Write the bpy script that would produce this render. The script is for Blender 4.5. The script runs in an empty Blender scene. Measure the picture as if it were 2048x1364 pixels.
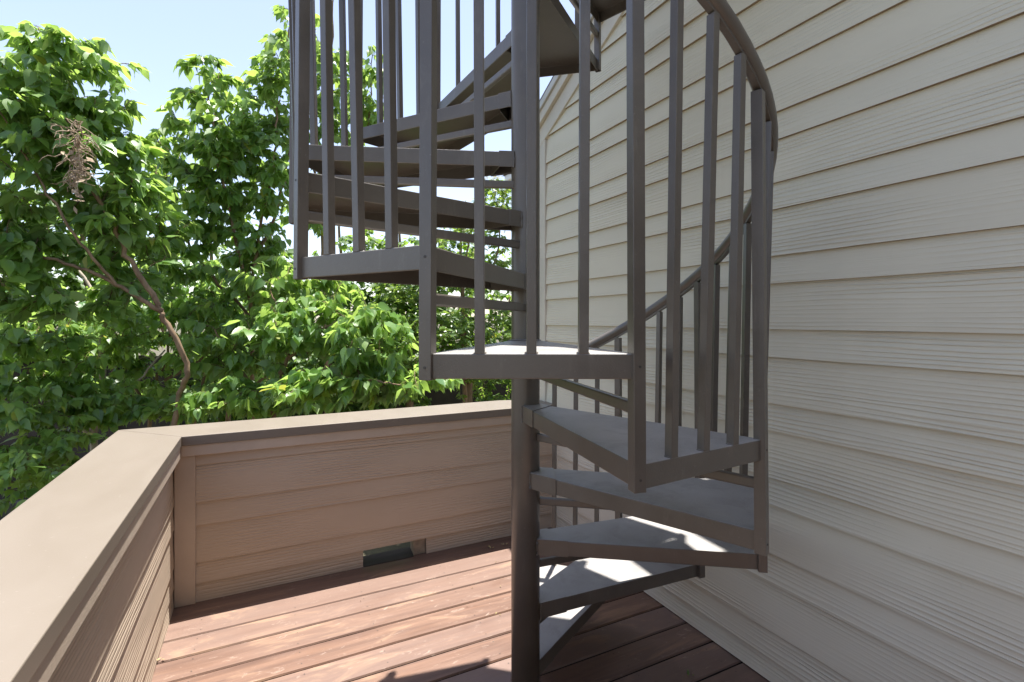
import bpy, math, random
import numpy as np
from mathutils import Vector, Matrix
random.seed(7); rng = np.random.default_rng(11)
SC = bpy.context.scene
COL = SC.collection
PI = math.pi

# ------------------------------------------------------------------ camera model
H = 1.347                     # eye height above the deck
F_PX = 1007.0                 # focal length in pixels of the 2048 px wide photograph
YAW = math.radians(26.31)
CS, CC = math.sin(YAW), math.cos(YAW)
def at(px, py, d):            # world point seen at a pixel, d metres in front of the camera
    a = (px-1024)/F_PX; b = -(py-639.2)/F_PX
    return Vector(((CS+a*CC)*d, (CC-a*CS)*d, H+b*d))

# ------------------------------------------------------------------ helpers
def tag(o, label=None, cat=None, group=None, kind=None):
    if label: o['label'] = label
    if cat: o['category'] = cat
    if group: o['group'] = group
    if kind: o['kind'] = kind
    return o
def empty(name, loc=(0, 0, 0)):
    o = bpy.data.objects.new(name, None); COL.objects.link(o); o.location = loc
    o.empty_display_size = 0.1
    return o
class MB:
    def __init__(s): s.v = []; s.f = []; s.uv = {}; s.mi = []
    def add(s, vs, fs, uvs=None, mi=0):
        b = len(s.v); s.v += [tuple(v) for v in vs]
        for i, f in enumerate(fs):
            if uvs: s.uv[len(s.f)] = uvs[i]
            s.f.append([b+k for k in f]); s.mi.append(mi)
    def box(s, lo, hi, mi=0, uoff=None):
        x0, y0, z0 = lo; x1, y1, z1 = hi
        vs = [(x0,y0,z0),(x1,y0,z0),(x1,y1,z0),(x0,y1,z0),(x0,y0,z1),(x1,y0,z1),(x1,y1,z1),(x0,y1,z1)]
        fs = [(0,3,2,1),(4,5,6,7),(0,1,5,4),(1,2,6,5),(2,3,7,6),(3,0,4,7)]
        s.add(vs, fs, mi=mi)
    def obox(s, c, ax, hs, mi=0):
        c = Vector(c); X, Y, Z = [Vector(a)*h for a, h in zip(ax, hs)]
        vs = [c-X-Y-Z, c+X-Y-Z, c+X+Y-Z, c-X+Y-Z, c-X-Y+Z, c+X-Y+Z, c+X+Y+Z, c-X+Y+Z]
        s.add(vs, [(0,3,2,1),(4,5,6,7),(0,1,5,4),(1,2,6,5),(2,3,7,6),(3,0,4,7)], mi=mi)
    def prism(s, poly, z0, z1, mi=0):          # poly: list of (x, y), counter-clockwise
        n = len(poly)
        vs = [(x, y, z0) for x, y in poly]+[(x, y, z1) for x, y in poly]
        fs = [tuple(range(n-1, -1, -1)), tuple(range(n, 2*n))]
        fs += [(i, (i+1) % n, n+(i+1) % n, n+i) for i in range(n)]
        s.add(vs, fs, mi=mi)
    def tube(s, pts, rad, n=8, cap=True, mi=0):
        pts = [Vector(p) for p in pts]; m = len(pts)
        if not hasattr(rad, '__len__'): rad = [rad]*m
        vs = []; t0 = (pts[1]-pts[0]).normalized()
        up = Vector((0,0,1)) if abs(t0.z) < .9 else Vector((1,0,0))
        a = t0.cross(up).normalized()
        for i, p in enumerate(pts):
            t = (pts[min(i+1, m-1)]-pts[max(i-1, 0)])
            t = t.normalized() if t.length > 1e-9 else t0
            a = (a-t*a.dot(t)); a = a.normalized() if a.length > 1e-6 else t.orthogonal().normalized()
            b = t.cross(a)
            for k in range(n):
                w = 2*PI*k/n
                vs.append(p+(a*math.cos(w)+b*math.sin(w))*rad[i])
        fs = []
        for i in range(m-1):
            for k in range(n):
                k2 = (k+1) % n
                fs.append((i*n+k, i*n+k2, (i+1)*n+k2, (i+1)*n+k))
        if cap:
            fs.append(tuple(range(n-1, -1, -1))); fs.append(tuple((m-1)*n+k for k in range(n)))
        s.add(vs, fs, mi=mi)
    def build(s, name, mats, parent=None, smooth=False, bevel=0, loc=None):
        me = bpy.data.meshes.new(name); me.from_pydata(s.v, [], s.f)
        if not isinstance(mats, (list, tuple)): mats = [mats]
        for m in mats: me.materials.append(m)
        if len(mats) > 1: me.polygons.foreach_set('material_index', s.mi)
        if s.uv:
            uvl = me.uv_layers.new(name='UVMap')
            for fi, co in s.uv.items():
                p = me.polygons[fi]
                for li, c in zip(p.loop_indices, co): uvl.data[li].uv = c
        if smooth:
            me.polygons.foreach_set('use_smooth', [True]*len(me.polygons))
        me.update()
        o = bpy.data.objects.new(name, me); COL.objects.link(o)
        if parent:
            o.parent = parent
            o.matrix_parent_inverse = Matrix.Translation(-Vector(parent.location))
        if bevel:
            b = o.modifiers.new('Bevel', 'BEVEL'); b.width = bevel; b.segments = 2; b.limit_method = 'ANGLE'
            b.angle_limit = math.radians(40)
        return o

# ------------------------------------------------------------------ materials
class NT:
    def __init__(s, name):
        s.m = bpy.data.materials.new(name); s.m.use_nodes = True
        s.n = s.m.node_tree.nodes; s.l = s.m.node_tree.links
        s.p = s.n['Principled BSDF']; s.out = s.n['Material Output']
    def nd(s, t, **k):
        x = s.n.new(t)
        for a, b in k.items(): setattr(x, a, b)
        return x
    def lk(s, a, b): s.l.new(a, b)
    def coords(s, kind='Object', scale=(1,1,1), rot=(0,0,0)):
        tc = s.nd('ShaderNodeTexCoord'); mp = s.nd('ShaderNodeMapping')
        mp.inputs['Scale'].default_value = scale; mp.inputs['Rotation'].default_value = rot
        s.lk(tc.outputs[kind], mp.inputs['Vector']); return mp.outputs['Vector']
    def noise(s, vec, scale, detail=3, rough=.55, dist=0):
        n = s.nd('ShaderNodeTexNoise'); n.inputs['Scale'].default_value = scale
        n.inputs['Detail'].default_value = detail; n.inputs['Roughness'].default_value = rough
        n.inputs['Distortion'].default_value = dist
        s.lk(vec, n.inputs['Vector']); return n.outputs['Fac']
    def ramp(s, fac, stops):
        r = s.nd('ShaderNodeValToRGB'); e = r.color_ramp.elements
        while len(e) < len(stops): e.new(.5)
        for el, (p, c) in zip(e, stops):
            el.position = p; el.color = (*c, 1) if len(c) == 3 else c
        s.lk(fac, r.inputs['Fac']); return r.outputs['Color']
    def mix(s, fac, a, b, mode='MIX'):
        x = s.nd('ShaderNodeMix', data_type='RGBA', blend_type=mode)
        for sock, v in ((x.inputs[0], fac), (x.inputs[6], a), (x.inputs[7], b)):
            if isinstance(v, (int, float)): sock.default_value = v
            elif isinstance(v, tuple): sock.default_value = (*v, 1)
            else: s.lk(v, sock)
        return x.outputs[2]
    def math(s, op, a, b=None):
        x = s.nd('ShaderNodeMath', operation=op)
        for i, v in enumerate((a, b)):
            if v is None: continue
            if isinstance(v, (int, float)): x.inputs[i].default_value = v
            else: s.lk(v, x.inputs[i])
        return x.outputs[0]
    def bump(s, hgt, dist, strength=1.0, normal=None):
        b = s.nd('ShaderNodeBump'); b.inputs['Distance'].default_value = dist
        b.inputs['Strength'].default_value = strength
        s.lk(hgt, b.inputs['Height'])
        if normal is not None: s.lk(normal, b.inputs['Normal'])
        return b.outputs['Normal']
    def done(s, color=None, rough=None, normal=None, spec=None):
        for k, v in (('Base Color', color), ('Roughness', rough), ('Normal', normal), ('Specular IOR Level', spec)):
            if v is None: continue
            if isinstance(v, tuple): s.p.inputs[k].default_value = (*v, 1)
            elif isinstance(v, (int, float)): s.p.inputs[k].default_value = v
            else: s.lk(v, s.p.inputs[k])
        return s.m

def mat_siding(name, base, dark):
    t = NT(name)
    fine = t.noise(t.coords('UV', (1.7, 150, 1)), 1.0, 3, .65, .5)
    fm = t.ramp(t.noise(t.coords('UV', (.7, 3.2, 1)), 1.0, 2), [(.34, (.22,)*3), (.66, (1,1,1))])
    fine = t.math('MULTIPLY', fine, fm)          # thin fibres along the plank
    vec = t.coords('UV', (.55, 8.5, 1))
    w = t.nd('ShaderNodeTexWave', wave_type='BANDS', bands_direction='Y')
    w.inputs['Scale'].default_value = 2.6; w.inputs['Distortion'].default_value = 5.5
    w.inputs['Detail'].default_value = 2.5; w.inputs['Detail Scale'].default_value = 1.3
    t.lk(vec, w.inputs['Vector'])
    rings = t.math('POWER', w.outputs['Fac'], 3.0)
    mask = t.ramp(t.noise(t.coords('UV', (1.1, 5.0, 1)), 1.0, 1), [(.38, (0,0,0)), (.62, (1,1,1))])
    hgt = t.math('ADD', t.math('MULTIPLY', fine, .75), t.math('MULTIPLY', t.math('MULTIPLY', rings, mask), -1.3))
    blot = t.noise(t.coords('UV', (.9, 3, 1)), 1.5, 4)
    c = t.mix(t.ramp(blot, [(.3, (0,0,0)), (.75, (1,1,1))]), dark, base)
    speck = t.ramp(t.noise(t.coords('Object'), 55, 1), [(.74, (0,0,0)), (.80, (1,1,1))])
    c = t.mix(t.math('MULTIPLY', speck, .12), c, tuple(x*.5 for x in base))
    return t.done(c, .62, t.bump(hgt, .0018, .95), .35)

def mat_plain(name, base, rough=.5, var=.12, scale=6, bump=0, bscale=120, spec=.5):
    t = NT(name)
    v = t.noise(t.coords('Object'), scale, 5)
    c = t.mix(t.ramp(v, [(.3, (0,0,0)), (.7, (1,1,1))]), tuple(x*(1-var) for x in base), tuple(min(1, x*(1+var)) for x in base))
    nrm = t.bump(t.noise(t.coords('Object'), bscale, 2), bump) if bump else None
    r = t.ramp(v, [(.2, (rough*.85,)*3), (.8, (min(1, rough*1.15),)*3)])
    return t.done(c, r, nrm, spec)

M = {}
M['cream'] = mat_siding('cream_siding_paint', (.69, .655, .52), (.64, .605, .48))
M['cream_trim'] = mat_plain('cream_trim_paint', (.58, .54, .45), .55, .06, 5, .0004, 150)
M['tan'] = mat_siding('tan_siding_paint', (.51, .412, .312), (.465, .375, .282))
M['tan_trim'] = mat_plain('tan_trim_paint', (.47, .383, .298), .6, .08, 7, .0005, 160)
M['metal_edge'] = mat_plain('roof_edge_metal', (.50, .50, .47), .4, .08, 6)
M['roof'] = mat_plain('roof_shingle', (.12, .11, .10), .85, .3, 14, .004, 40)
M['shadow_gap'] = mat_plain('gap_shade_black', (.03, .028, .026), .9)

def mat_steel():
    t = NT('taupe_steel_paint')
    v = t.noise(t.coords('Object'), 9, 5)
    c = t.mix(t.ramp(v, [(.3, (0,0,0)), (.7, (1,1,1))]), (.086, .073, .058), (.112, .096, .078))
    dust = t.ramp(t.noise(t.coords('Object'), 210, 2, .7), [(.66, (0,0,0)), (.78, (1,1,1))])
    c = t.mix(t.math('MULTIPLY', dust, .35), c, (.30, .28, .26))
    wear = t.ramp(t.noise(t.coords('Object', (1, 1, .25)), 26, 6, .7, .4), [(.58, (0,0,0)), (.72, (.5,)*3)])
    c = t.mix(wear, c, (.165, .148, .125))
    grime = t.ramp(t.noise(t.coords('Object'), 3.2, 5, .65), [(.5, (0,0,0)), (.72, (.55,)*3)])
    c = t.mix(grime, c, (.062, .051, .041))
    orange = t.noise(t.coords('Object'), 330, 2)
    return t.done(c, t.ramp(v, [(.2, (.27,)*3), (.8, (.40,)*3)]), t.bump(orange, .0007, .6), .8)
M['steel'] = mat_steel()
def mat_grip():
    t = NT('tread_grit_paint')
    v = t.noise(t.coords('Object'), 7, 4)
    c = t.mix(t.ramp(v, [(.3, (0,0,0)), (.7, (1,1,1))]), (.27, .255, .24), (.345, .328, .31))
    scuff = t.ramp(t.noise(t.coords('Object', (1, 1, .1), (0, 0, .6)), 11, 6, .75, .8), [(.5, (0,0,0)), (.68, (.6,)*3)])
    c = t.mix(scuff, c, (.20, .185, .172))
    g = t.noise(t.coords('Object'), 620, 2, .8)
    sp = t.ramp(g, [(.62, (0,0,0)), (.72, (1,1,1))])
    c = t.mix(t.math('MULTIPLY', sp, .3), c, (.46, .44, .42))
    return t.done(c, .40, t.bump(g, .0011, .7), .5)
M['grip'] = mat_grip()
def mat_cap():
    t = NT('coping_metal_paint')
    v = t.noise(t.coords('Object', (1, .35, 1), (0, 0, .5)), 5.5, 6, .65, .6)
    c = t.mix(t.ramp(v, [(.2, (0,0,0)), (.8, (1,1,1))]), (.172, .142, .111), (.190, .159, .127))
    sc = t.ramp(t.noise(t.coords('Object', (3, 22, 1), (0, 0, .9)), 3.0, 4, .7), [(.66, (0,0,0)), (.74, (1,1,1))])
    c = t.mix(t.math('MULTIPLY', sc, .10), c, (.42, .39, .35))
    d = t.ramp(t.noise(t.coords('Object'), 95, 2), [(.72, (0,0,0)), (.77, (1,1,1))])
    c = t.mix(t.math('MULTIPLY', d, .25), c, (.55, .50, .44))
    return t.done(c, t.ramp(v, [(.3, (.40,)*3), (.7, (.48,)*3)]), t.bump(t.noise(t.coords('Object'), 420, 2), .0005, .5), .4)
M['cap'] = mat_cap()
def mat_deck():
    t = NT('weathered_hardwood')
    board = t.noise(t.coords('UV', (.0, 1.0, 1)), .37, 0)                       # one tint per board
    long = t.noise(t.coords('UV', (1.6, 26, 1)), 1.0, 4, .6, .6)
    fine = t.noise(t.coords('UV', (4.5, 170, 1)), 1.0, 3, .6)
    patch = t.noise(t.coords('UV', (1.5, 6, 1)), 1.3, 5, .65, 1.2)
    c = t.mix(t.ramp(long, [(.28, (0,0,0)), (.72, (1,1,1))]), (.085, .040, .024), (.200, .110, .068))
    c = t.mix(t.ramp(board, [(.3, (0,0,0)), (.7, (.9,)*3)]), c, (.180, .118, .092))
    c = t.mix(t.ramp(patch, [(.56, (0,0,0)), (.74, (.75,)*3)]), c, (.33, .20, .115))   # bare, oil-starved patches
    scuff = t.noise(t.coords('UV', (7, 20, 1), (0, 0, .4)), 1.5, 5, .75, 1.5)
    c = t.mix(t.ramp(scuff, [(.60, (0,0,0)), (.70, (.6,)*3)]), c, (.37, .285, .225))
    dark = t.noise(t.coords('UV', (.8, 7, 1)), 1.1, 3)
    c = t.mix(t.ramp(dark, [(.60, (0,0,0)), (.78, (.55,)*3)]), c, (.070, .036, .028))
    c = t.mix(t.ramp(fine, [(.25, (.35,)*3), (.50, (0,0,0))]), c, (.17, .09, .07))
    hgt = t.math('ADD', fine, t.math('MULTIPLY', long, .6))
    return t.done(c, t.ramp(patch, [(.3, (.42,)*3), (.7, (.62,)*3)]), t.bump(hgt, .0009, .8), .7)
M['deck'] = mat_deck()
M['screw'] = mat_plain('dark_screw_head', (.05, .045, .04), .5)
M['board_edge'] = mat_plain('board_edge_shade', (.014, .010, .009), .9)  # old dark board sides, blackened further to paint shade into the gaps
M['dark_glass'] = mat_plain('unseen_door_glass', (.012, .013, .014), .06)
M['cream_edge'] = mat_plain('cream_board_lower_edge', (.30, .235, .155), .9, .2, 20)  # lower edge of each lap, browner and darker than its face
M['tan_edge'] = mat_plain('tan_board_lower_edge', (.22, .155, .10), .9, .2, 20)  # same for the tan laps, dark brown along the underside
M['raw_wood'] = mat_plain('raw_stud_wood', (.30, .24, .17), .8, .25, 30, .001, 90)
M['zinc'] = mat_plain('scupper_metal', (.055, .047, .036), .85, .15, 10)
M['ground'] = mat_plain('garden_soil', (.075, .065, .035), .95, .5, 2, .02, 9)
M['fence'] = mat_plain('dark_fence_stain', (.045, .036, .030), .85, .3, 4, .002, 40)
M['far_wall'] = mat_plain('pale_house_wall', (.55, .54, .50), .8, .08, 2)
M['far_white'] = mat_plain('white_fascia', (.75, .75, .73), .6, .05, 3)

def mat_bark(name, a, b, scale=18):
    t = NT(name)
    n = t.noise(t.coords('Object', (1, 1, .35)), scale, 5, .65)
    c = t.mix(t.ramp(n, [(.32, (0,0,0)), (.68, (1,1,1))]), a, b)
    return t.done(c, .85, t.bump(n, .006, .8), .25)
M['bark'] = mat_bark('brown_bark', (.13, .085, .05), (.30, .205, .125))
M['pale_bark'] = mat_bark('pale_bark', (.24, .20, .15), (.44, .38, .30))
M['twig'] = mat_bark('twig_bark', (.10, .075, .04), (.21, .155, .085), 40)
M['dead'] = mat_bark('dead_vine', (.22, .15, .09), (.42, .33, .23), 40)

def mat_leaf(name, cols, trans, yellow=.02, rough=.40):
    t = NT(name)
    g = t.nd('ShaderNodeNewGeometry')
    rnd = g.outputs['Random Per Island']
    c = t.ramp(rnd, [(i/(len(cols)-1)*(1-yellow), k) for i, k in enumerate(cols)]+[(1-yellow*.5, (.42, .40, .03))])
    mott = t.noise(t.coords('Object'), 24, 3)
    c = t.mix(t.ramp(mott, [(.3, (.0,)*3), (.7, (.3,)*3)]), c, tuple(x*.6 for x in cols[0]))
    c = t.mix(t.math('MULTIPLY', g.outputs['Backfacing'], .45), c, (.20, .27, .16))
    t.lk(c, t.p.inputs['Base Color']); t.p.inputs['Specular IOR Level'].default_value = .8
    t.lk(t.ramp(mott, [(.2, (rough*.85,)*3), (.8, (rough*1.2,)*3)]), t.p.inputs['Roughness'])
    tr = t.nd('ShaderNodeBsdfTranslucent')
    t.lk(t.mix(.75, c, trans), tr.inputs['Color'])
    mx = t.nd('ShaderNodeMixShader'); mx.inputs[0].default_value = .48
    t.lk(t.p.outputs[0], mx.inputs[1]); t.lk(tr.outputs[0], mx.inputs[2]); t.lk(mx.outputs[0], t.out.inputs['Surface'])
    return t.m
M['leaf'] = mat_leaf('heart_leaf', [(.080, .185, .038), (.14, .28, .05), (.19, .33, .065), (.10, .205, .08)], (.52, .74, .13))
M['leaf_young'] = mat_leaf('young_leaf', [(.12, .24, .04), (.16, .28, .05), (.20, .32, .065)], (.50, .70, .12), .04)
M['leaf_privet'] = mat_leaf('glossy_small_leaf', [(.08, .165, .035), (.115, .205, .04), (.16, .25, .05)], (.42, .60, .07), .03, .32)
M['leaf_far'] = mat_leaf('distant_leaf', [(.06, .13, .025), (.085, .165, .028), (.12, .20, .035)], (.34, .54, .05), .01, .5)
M['blossom'] = mat_plain('cream_blossom', (.72, .66, .42), .7, .15, 30)
M['litter'] = mat_plain('dry_leaf_litter', (.46, .38, .19), .75, .35, 60)

# ------------------------------------------------------------------ world and sun
SUN = Vector((.127, .131, 1.0)).normalized()
w = bpy.data.worlds.new('World'); SC.world = w; w.use_nodes = True
wn = w.node_tree.nodes; wl = w.node_tree.links
sky = wn.new('ShaderNodeTexSky'); sky.sky_type = 'NISHITA'; sky.sun_disc = False
sky.sun_elevation = math.asin(SUN.z); sky.sun_rotation = math.atan2(SUN.x, SUN.y)
sky.air_density = 1.0; sky.dust_density = .9; sky.ozone_density = 1.0
bg = wn['Background']; bg.inputs['Strength'].default_value = .074
hs = wn.new('ShaderNodeHueSaturation'); hs.inputs['Saturation'].default_value = .85
mxw = wn.new('ShaderNodeMix'); mxw.data_type = 'RGBA'; mxw.blend_type = 'MULTIPLY'; mxw.inputs[0].default_value = 1; mxw.inputs[7].default_value = (1.05, .99, 1.0, 1)
wl.new(sky.outputs[0], hs.inputs['Color']); wl.new(hs.outputs[0], mxw.inputs[6]); wl.new(mxw.outputs[2], bg.inputs['Color'])
sl = bpy.data.lights.new('sun', 'SUN'); sl.energy = 3.3; sl.angle = math.radians(.5); sl.color = (1, .97, .92)
so = bpy.data.objects.new('sun', sl); COL.objects.link(so); so.location = (4, 4, 12)
so.rotation_euler = SUN.to_track_quat('Z', 'Y').to_euler()
SC.view_settings.view_transform = 'Standard'; SC.view_settings.look = 'None'
SC.view_settings.exposure = 2.02; SC.view_settings.gamma = 1.0
SC.cycles.max_bounces = 10; SC.cycles.diffuse_bounces = 6; SC.cycles.transmission_bounces = 8
SC.cycles.sample_clamp_indirect = 6

cam = bpy.data.cameras.new('camera'); co = bpy.data.objects.new('camera', cam); COL.objects.link(co)
cam.sensor_width = 36; cam.lens = F_PX/2048*36; cam.shift_y = -(682-639.2)/2048
cam.clip_start = .02; cam.clip_end = 2000
co.location = (0, 0, H); co.rotation_euler = (PI/2, 0, -YAW)
SC.camera = co

# ------------------------------------------------------------------ setting: ground and deck
GZ = -1.55
g = MB(); n = 40; R = 400
vs = []; fs = []
for i in range(n+1):
    for j in range(n+1):
        x = (i/n*2-1); y = (j/n*2-1)
        x = math.copysign(abs(x)**2.6, x)*R; y = math.copysign(abs(y)**2.6, y)*R
        vs.append((x, y, GZ+rng.normal()*.02))
for i in range(n):
    for j in range(n):
        fs.append((i*(n+1)+j, (i+1)*(n+1)+j, (i+1)*(n+1)+j+1, i*(n+1)+j+1))
g.add(vs, fs); o = g.build('ground', M['ground']); tag(o, kind='structure')

WX = 1.702          # house wall plane
LX = -.385          # inner face of the left parapet
FY = 2.814          # inner face of the far parapet
PITCH = .1438; GAP = .0085
d = MB()
y1 = FY+.04; k = 0
edges = [2.672-PITCH*i for i in range(0, 42)]
tops = [y1]+edges
for i in range(len(tops)-1):
    a, b = tops[i+1]+GAP/2, tops[i]-GAP/2
    ub = random.uniform(0, 40); vb = i*3.7+random.uniform(0, .5)
    x0, x1 = LX-.03, WX+.002+random.uniform(-.006, .004)
    c = .003; nx = 14
    # arrised board: slightly cupped top with eased edges
    prof = [(a, -.006), (a+.0035, 0), ((a+b)/2, .0006), (b-.0035, 0), (b, -.006)]
    pv = []; pf = []; pu = []
    xs = [x0+(x1-x0)*q/nx for q in range(nx+1)]
    dz = [random.uniform(-.0008, .0008) for _ in xs]
    for q, x in enumerate(xs):
        for (yy, zz) in prof: pv.append((x, yy, zz+dz[q]))
        pv.append((x, a, -.032)); pv.append((x, b, -.032))
    for q in range(nx):
        A = q*7; B = A+7
        for s0, s1 in ((0,1),(1,2),(2,3),(3,4),(5,0),(4,6)):
            pf.append((A+s0, B+s0, B+s1, A+s1))
            def uv(ix, s): return (ub+pv[ix][0], vb+(pv[ix][1]-a))
            pu.append([uv(A+s0, 0), uv(B+s0, 0), uv(B+s1, 0), uv(A+s1, 0)])
    for A, rev in ((0, 0), (nx*7, 1)):
        f = (A+5, A, A+1, A+2, A+3, A+4, A+6)
        pf.append(f if not rev else f[::-1]); pu.append([(ub+pv[ix][0]*.1, vb+pv[ix][1]-a) for ix in pf[-1]])
    b0 = len(d.f); d.add(pv, pf, pu)
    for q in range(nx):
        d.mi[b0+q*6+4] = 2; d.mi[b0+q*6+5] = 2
    for jx in (-.245, .135, .44, .86, 1.27, 1.62):
        if i == 0: continue
        for yy in (a+.028, b-.028):
            cx = jx+random.uniform(-.006, .006); cy = yy+random.uniform(-.004, .004)
            ring = [(cx+.0024*math.cos(t*PI/3), cy+.0024*math.sin(t*PI/3), .0016) for t in range(6)]
            d.add(ring, [(0,1,2,3,4,5)], mi=1)
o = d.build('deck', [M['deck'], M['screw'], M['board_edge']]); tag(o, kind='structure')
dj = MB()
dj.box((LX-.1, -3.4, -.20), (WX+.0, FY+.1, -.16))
o = dj.build('gap_shade_sheet', M['shadow_gap']); tag(o, kind='structure')  # black sheet below the boards, standing in for shade in the gaps
fr = MB(); fr.box((LX-.12, -3.4, -.40), (WX-.002, FY+.12, -.202))
o = fr.build('deck_frame', M['tan_trim']); tag(o, kind='structure')

# ------------------------------------------------------------------ lap siding
def laps(mb, org, along, out, rows, u0, u1, step, proud, seg=1):
    """org + along*u + out*off + z ; rows = [(z0, z1, ua0, ua1, ub0, ub1)]"""
    org = Vector(org); along = Vector(along); out = Vector(out)
    for (z0, z1, a0, b0, a1, b1) in rows:
        uo = random.uniform(0, 50); vo = random.uniform(0, 50)
        def P(u, z, off): return org+along*u+out*off+Vector((0, 0, z))
        pb, pt = proud, proud-step
        n = seg
        vs = []; uv = []
        for i in range(n+1):
            t = i/n; ub = a0+(b0-a0)*t; ut = a1+(b1-a1)*t
            wob = random.uniform(-.0012, .0012) if 0 < i < n else 0
            vs += [P(ub, z0, -.004), P(ub, z0+wob*.5, pb+wob), P(ut, z1+.006, pt)]
            uv += [(uo+ub, vo), (uo+ub, vo+.005), (uo+ut, vo+.005+z1-z0)]
        fs = []; uvs = []; em = []
        for i in range(n):
            for s in (0, 1):
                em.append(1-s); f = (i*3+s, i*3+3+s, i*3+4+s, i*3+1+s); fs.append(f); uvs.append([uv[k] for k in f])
        e0 = (0, 1, 2); e1 = (n*3+2, n*3+1, n*3)
        fs += [e0, e1]; uvs += [[uv[k] for k in e0], [uv[k] for k in e1]]
        b0 = len(mb.f); mb.add(vs, fs, uvs); mb.mi[b0:b0+len(em)] = em

# ------------------------------------------------------------------ house
house = empty('house', (WX+3, 0, 0))
tag(house, 'cream lap-sided house with a sloping gable edge rising beside the deck', 'house')
EY = 2.985                                     # far corner of the wall
def rake_y(z): return 2.954-(z-2.52)/.5        # lower edge of the rake trim
zl = [.006, .090, .195, .372, .482, .661, .761, .937, 1.038, 1.209, 1.312, 1.480, 1.582, 1.753, 1.850, 2.007, 2.108]
wide = True
while zl[-1] < 4.8:
    zl.append(zl[-1]+(.176 if wide else .1005)); wide = not wide
RY, RZT = -.9, 2.52+(2.954+.9)*.5             # ridge position, trim height there
rows = []
NEAR = -4.8
for z0, z1 in zip(zl[:-1], zl[1:]):
    if z1 > RZT: break
    def ymx(z): return EY-.07 if z < 2.50 else min(EY-.07, rake_y(z)+.05)
    def ymn(z): return max(NEAR, 2*RY-rake_y(z)-.05) if z > 2.5 else NEAR
    rows.append((z0, z1, ymn(z0), ymx(z0), ymn(z1), ymx(z1)))
m = MB(); laps(m, (WX, 0, 0), (0, 1, 0), (-1, 0, 0), rows, 0, 0, .0135, .0175, 26)
m.build('siding', [M['cream'], M['cream_edge']], house)
m = MB()
poly = [(NEAR, -1.6), (EY-.01, -1.6), (EY-.01, 2.60), (RY, RZT+.13), (NEAR, RZT+.13+(NEAR-RY)*.5)]
npo = len(poly)
vs = [(WX+.006, y, z) for y, z in poly]+[(WX+6, y, z) for y, z in poly]
m.add(vs, [tuple(range(npo)), tuple(range(2*npo-1, npo-1, -1))]+[(i, npo+i, npo+(i+1) % npo, (i+1) % npo) for i in range(npo)])
m.build('wall_core', M['cream_trim'], house)
m = MB(); m.box((WX-.024, EY-.085, -.01), (WX+.004, EY+.012, 2.545)); m.box((WX+.0042, EY-.012, -.01), (WX+.09, EY+.012, 2.5))
m.build('corner_board', M['cream_trim'], house, bevel=.002)
def raked(mb, x0, x1, lo, hi, ya, yb, cut=True):
    """board following the rake between offsets lo..hi (vertical) above the trim's lower edge"""
    def z(y): return 2.52+(2.954-y)*.5
    vs = []
    for x in (x0, x1):
        vs += [(x, ya, z(ya)+lo), (x, yb, z(yb)+lo), (x, yb, z(yb)+hi), (x, ya, z(ya)+hi)]
    mb.add(vs, [(0,1,2,3),(7,6,5,4),(0,4,5,1),(1,5,6,2),(2,6,7,3),(3,7,4,0)])
m = MB(); raked(m, WX-.026, WX+.003, 0, .118, EY+.012, RY); m.build('rake_trim', M['cream_trim'], house, bevel=.002)
m = MB(); raked(m, WX-.050, WX+.003, .120, .188, EY+.06, RY); m.build('barge_board', M['cream_trim'], house, bevel=.002)
m = MB(); raked(m, WX-.064, WX+.02, .190, .238, EY+.09, RY); m.build('drip_edge', M['metal_edge'], house, bevel=.002)
m = MB(); raked(m, WX-.058, WX+6.2, .240, .262, EY+.10, RY)
def zz(y): return 2.52+(2.954-y)*.5
zr = zz(RY)
m.add([(WX-.058, RY, zr+.24), (WX+6.2, RY, zr+.24), (WX+6.2, NEAR-.1, zr+.24+(NEAR-.1-RY)*.5), (WX-.058, NEAR-.1, zr+.24+(NEAR-.1-RY)*.5),
       (WX-.058, RY, zr+.262), (WX+6.2, RY, zr+.262), (WX+6.2, NEAR-.1, zr+.262+(NEAR-.1-RY)*.5), (WX-.058, NEAR-.1, zr+.262+(NEAR-.1-RY)*.5)],
      [(0,1,2,3),(7,6,5,4),(1,5,6,2),(2,6,7,3),(3,7,4,0)])
m.build('roof', M['roof'], house)

m = MB(); rw = [(z0, z1, -.62, WX-.02, -.62, WX-.02) for z0, z1 in zip(zl[:-1], zl[1:]) if z1 < 3.2]  # unseen wing behind the camera, added to darken the steel facing it
laps(m, (0, -1.95, 0), (1, 0, 0), (0, 1, 0), rw, 0, 0, .009, .013, 6); m.build('siding', [M['cream'], M['cream_edge']], house)
m = MB(); m.box((-.62, -4.7, -1.6), (WX+.004, -1.952, 3.3)); m.build('wall_core', M['cream_trim'], house)
m = MB(); m.box((-.55, -1.935, .01), (1.66, -1.905, 2.30)); dr_ = m.build('unseen_dark_door', M['far_white'], house, bevel=.004)  # dark door out of view, added for the same darkening
for gx in (-.50, .57):
    m = MB(); m.box((gx, -1.904, .08), (gx+1.03, -1.899, 2.24)); m.build('pane', M['dark_glass'], dr_)

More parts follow.
